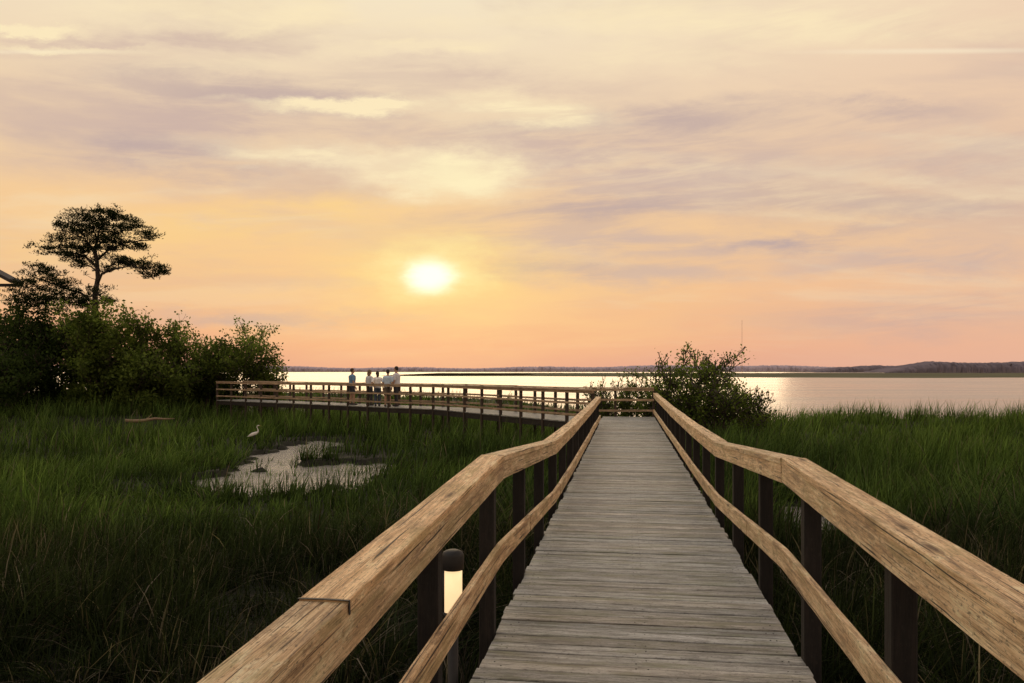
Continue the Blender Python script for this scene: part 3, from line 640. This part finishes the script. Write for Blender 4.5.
# ------------------------------------------------------------ far shore
def hazy(name,c,c2,scale):
    m,t=newmat(name); tcn=t.node('ShaderNodeTexCoord').outputs['Object']
    n=t.node('ShaderNodeTexNoise',{'Vector':tcn,'Scale':scale,'Detail':8.0,'Roughness':.7}).outputs[0]
    b=t.node('ShaderNodeBsdfDiffuse',{'Color':t.mix(t.rng(n,.35,.65),c,c2)}); finish(t,b.outputs[0]); return m
def treeline(name,px0,px1,dist,hfun,mat,label,seed,depth=60,zb=-1,rg=1.0):
    r_=np.random.default_rng(seed); n=int((px1-px0)*1.6)
    xs=np.linspace((px0-512)/F*dist,(px1-512)/F*dist,n); pxs=xs/dist*F+512
    rows=5; V_=[];  rag=np.cumsum(r_.normal(size=n))*.12; rag-=np.convolve(rag,np.ones(25)/25,'same')
    for k in range(rows):
        fr=[0,.55,.85,1.0,.8][k]; 
        hh=np.array([hfun(p) for p in pxs])*fr+ (fr>0)*(rag*1.4+r_.normal(size=n)*.4)*rg
        yy=dist+depth*[0,0.02,.15,.5,1][k]+r_.normal(size=n)*3*(fr>0)
        V_.append(np.stack([xs,yy,np.maximum(hh,0)+zb*(fr==0)],1))
    V_=np.concatenate(V_); i_=(np.arange(rows-1)[:,None]*n+np.arange(n-1)[None,:]).ravel()
    o=npmesh(name,V_,[np.stack([i_,i_+1,i_+n+1,i_+n],1)],np.ones((len(V_),3)),mat)
    o["kind"]="stuff"; o["label"]=label; o["category"]="treeline"; return o
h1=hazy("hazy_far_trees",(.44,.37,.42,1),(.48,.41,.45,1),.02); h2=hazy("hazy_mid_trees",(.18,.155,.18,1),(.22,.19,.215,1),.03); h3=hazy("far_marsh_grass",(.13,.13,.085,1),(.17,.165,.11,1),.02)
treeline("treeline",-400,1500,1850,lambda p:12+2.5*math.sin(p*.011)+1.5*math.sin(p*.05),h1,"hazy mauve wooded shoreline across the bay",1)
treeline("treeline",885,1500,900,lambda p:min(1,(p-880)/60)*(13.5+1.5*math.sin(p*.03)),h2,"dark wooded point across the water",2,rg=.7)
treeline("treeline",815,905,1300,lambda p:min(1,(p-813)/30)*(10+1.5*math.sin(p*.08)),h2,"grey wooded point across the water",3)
xs=np.linspace(-80,520,160); V_=[]
for k,(yy,zz) in enumerate([(345,-.3),(350,.12),(380,.5),(470,1.05),(640,1.2),(760,-.4)]):
    off_=8*np.sin(xs*.03)+5*np.sin(xs*.09+1)+ (np.clip((150-xs)/230,0,1)*150 if k<3 else 0*xs)
    ed=np.clip((xs+80)/30,0,1)
    V_.append(np.stack([xs+(yy-345)*.3*(xs/520),yy+off_,(zz+.3)*ed-.3+rng.normal(size=160)*.03],1))
V_=np.concatenate(V_); i_=(np.arange(5)[:,None]*160+np.arange(159)[None,:]).ravel()
o=npmesh("terrain",V_,[np.stack([i_,i_+1,i_+161,i_+160],1)],np.ones((len(V_),3)),h3); o["kind"]="structure"
m_mast=plain("mast_steel",(.62,.47,.42),.6,0,.1,1)
dm=1500.0; mx=hx(742,dm); mb=MB(); Hm=top(320,dm)
for k in range(3):
    an=k*2.094; mb.tube([(mx+math.cos(an)*.55,dm+math.sin(an)*.55,0),(mx+math.cos(an)*.3,dm+math.sin(an)*.3,Hm)],[.14,.10],4)
for j in range(40):
    z0=j*Hm/40; an=j*2.094; mb.tube([(mx+math.cos(an)*.5,dm+math.sin(an)*.5,z0),(mx+math.cos(an+2.094)*.5,dm+math.sin(an+2.094)*.5,z0+Hm/40)],[.07,.07],4)
o=mb.obj("radio_mast",m_mast); o["label"]="slender steel radio mast above the far shore"; o["category"]="mast"

# ------------------------------------------------------------ people
m_skin=plain("skin",(.42,.25,.17),.5,0,.08,20); m_eye=plain("eye_dark",(.02,.015,.012),.2,0,.1,20); m_lip=plain("lip",(.28,.11,.09),.5,0,.1,20)
def cloth(n,c): return plain(n,c,.85,0,.12,14)
def person(px,dep,face,H,shirt,pants,hairc,pose,label,shorts=False,longhair=False):
    x0=hx(px,dep); loc=Vector((x0,dep,DECK-.008)); e=empty("person",loc,label,"person","people standing on the boardwalk"); k=H/1.75
    rot=Matrix.Rotation(face,3,'Z')
    def T(p): return rot@(Vector(p)*k)
    def fin(mb,name,mats,vx):
        o=mb.obj(name,mats,True); o.parent=e; 
        if vx: remesh(o,vx)
        return o
    B=MB(); S=MB(); Pn=MB(); Sh=MB(); Hr=MB()
    sw=pose.get('sway',0.0)
    legs=pose.get('legs',((.10,.02),(-.10,-.04)))
    B.tube([T((0,0,.88)),T((0,0,.98)),T((sw*.5,.005,1.10)),T((sw,.01,1.25)),T((sw,0,1.38)),T((sw,0,1.44))],[.14*k,.15*k,.135*k,.16*k,.155*k,.09*k],16,flat=(1,.68))
    B.tube([T((sw,0,1.40)),T((sw,.01,1.47)),T((sw,.02,1.54))],[.062*k,.054*k,.052*k],12)
    hc=Vector((sw,.025,1.635)); B.ell(T(hc),(.077*k,.095*k,.118*k),rot,16,12)
    B.ell(T(hc+Vector((0,.045,-.06))),(.05*k,.05*k,.05*k),rot,12,8)
    B.tube([T(hc+Vector((0,.088,.02))),T(hc+Vector((0,.108,-.012))),T(hc+Vector((0,.098,-.025)))],[.010*k,.015*k,.013*k],8)
    for sx in (1,-1):
        B.ell(T(hc+Vector((sx*.078,.0,-.005))),(.012*k,.02*k,.032*k),rot,8,6)
    S.tube([T((0,0,.90)),T((0,0,1.0)),T((sw*.5,.005,1.10)),T((sw,.01,1.25)),T((sw,0,1.38)),T((sw,0,1.45))],[.168*k,.170*k,.160*k,.178*k,.178*k,.095*k],18,flat=(1,.72))
    Pn.tube([T((0,0,.84)),T((0,0,.92)),T((0,0,1.0))],[.155*k,.166*k,.158*k],16,flat=(1,.74))
    for i,sx in enumerate((1,-1)):
        fx,fy=legs[i]; hip=Vector((sx*.09,0,.90)); ft=Vector((fx,fy,.08)); kn=(hip+ft)/2+Vector((0,.03,.02))
        pl=[hip,hip*.6+kn*.4,kn,kn*.55+ft*.45,ft]; 
        B.tube([T(p) for p in pl],[.085*k,.078*k,.056*k,.054*k,.038*k],12)
        B.tube([T(ft+Vector((0,-.05,-.035))),T(ft+Vector((0,.03,-.035))),T(ft+Vector((0,.13,-.05))),T(ft+Vector((0,.17,-.055)))],[.036*k,.042*k,.038*k,.02*k],10)
        Sh.tube([T(ft+Vector((0,-.075,-.04))),T(ft+Vector((0,.0,-.03))),T(ft+Vector((0,.10,-.045))),T(ft+Vector((0,.19,-.055)))],[.036*k,.049*k,.044*k,.024*k],12)
        pr=[.105*k,.098*k,.080*k,.074*k,.066*k]
        if shorts: Pn.tube([T(hip),T(hip*.6+kn*.4),T(kn+Vector((0,0,.03)))],[.105*k,.10*k,.092*k],12)
        else: Pn.tube([T(p) for p in pl[:4]+[ft+Vector((0,0,.01))]],pr,12)
        el,hd_=pose['arms'][i]; sh_=Vector((sw+sx*.175,0,1.385)); el=Vector(el); hd_=Vector(hd_)
        B.tube([T(sh_),T((sh_+el)/2),T(el),T(el*.5+hd_*.5),T(hd_)],[.052*k,.046*k,.038*k,.036*k,.025*k],12)
        S.tube([T(Vector((sw+sx*.08,0,1.40))),T(sh_),T(sh_*.5+el*.5),T(sh_*.2+el*.8)],[.075*k,.068*k,.064*k,.062*k],12)
        hdv=(hd_-el).normalized(); sidev=Vector((0,1,0)); sidev=(sidev-hdv*sidev.dot(hdv)); 
        if sidev.length<.1: sidev=Vector((1,0,0))
        sidev.normalize(); nv=hdv.cross(sidev)*sx
        B.tube([T(hd_),T(hd_+hdv*.045),T(hd_+hdv*.085)],[.026*k,.034*k,.032*k],10)
        for fi,(of,ln) in enumerate(((-.028,.062),(-.010,.074),(.010,.078),(.028,.07))):
            p0=hd_+hdv*.078+sidev*of; p1=p0+hdv*ln*.5; p2=p1+(hdv*.8-nv*.5).normalized()*ln*.5
            B.tube([T(p0),T(p1),T(p2)],[.0095*k,.009*k,.0075*k],8)
        p0=hd_+hdv*.03+sidev*.026; B.tube([T(p0),T(p0+(hdv*.7+sidev*.7).normalized()*.035),T(p0+(hdv*.95+sidev*.4).normalized()*.065)],[.012*k,.011*k,.008*k],8)
    Hr.ell(T(hc+Vector((0,-.022,.028))),(.088*k,.098*k,.108*k),rot,16,10)
    if longhair: Hr.tube([T(hc+Vector((0,-.06,.03))),T(hc+Vector((0,-.085,-.08))),T(hc+Vector((0,-.08,-.20)))],[.07*k,.075*k,.04*k],12,flat=(1,.6))
    fin(B,"body",m_skin,.007); fin(S,"shirt",shirt,.010); fin(Pn,"shorts" if shorts else "trousers",pants,.010)
    fin(Sh,"shoes",m_shoe,.008); fin(Hr,"hair",hairc,.008)
    for sx in (1,-1): 
        E=MB(); E.ell(T(hc+Vector((sx*.03,.092,.012))),(.010*k,.008*k,.007*k),rot,8,6); fin(E,"eye",m_eye,0)
    E=MB(); E.tube([T(hc+Vector((-.022,.094,-.052))),T(hc+Vector((0,.099,-.054))),T(hc+Vector((.022,.094,-.052)))],[.003*k,.005*k,.003*k],6)
    fin(E,"mouth",m_lip,0)
    return e
m_shoe=cloth("shoe_cloth",(.05,.045,.04))
hb=cloth("brown_hair",(.05,.034,.022)); hg=cloth("sandy_hair",(.16,.11,.06)); hk=cloth("dark_hair",(.025,.02,.018))
relax=(((.23,-.01,1.10),(.25,.08,.86)),((-.23,-.01,1.10),(-.25,.08,.86)))
bent=(((.24,-.02,1.12),(.16,.20,1.10)),((-.23,-.01,1.10),(-.25,.08,.86)))
hips=(((.30,-.06,1.16),(.19,.03,1.00)),((-.30,-.06,1.16),(-.19,.03,1.00)))
person(352,38.7,math.radians(-60),1.76,cloth("blue_shirt",(.13,.26,.42)),cloth("navy_shorts",(.04,.045,.065)),hb,dict(arms=relax,sway=.01,legs=((.10,.05),(-.09,-.06))),"person in blue shirt and dark shorts standing alone",shorts=True)
person(369.5,38.0,math.radians(-40),1.68,cloth("grey_shirt",(.55,.58,.62)),cloth("dark_trousers",(.04,.04,.045)),hg,dict(arms=bent,sway=-.01),"person in pale grey shirt with one forearm raised",longhair=True)
person(377.5,37.2,math.radians(20),1.62,cloth("white_shirt",(.80,.79,.78)),cloth("blue_jeans",(.06,.085,.13)),hb,dict(arms=hips),"person in white shirt and jeans with hands on hips",longhair=True)
person(387.5,36.7,math.radians(-10),1.70,cloth("light_blue_shirt",(.45,.58,.72)),cloth("khaki_shorts",(.18,.15,.12)),hk,dict(arms=bent,sway=.015),"person in light blue shirt and khaki shorts in group",shorts=True)
person(396.5,37.0,math.radians(70),1.84,cloth("pale_shirt",(.62,.64,.68)),cloth("black_trousers",(.03,.03,.035)),hk,dict(arms=relax,legs=((.12,.08),(-.09,-.08))),"tall person in pale shirt facing the group")
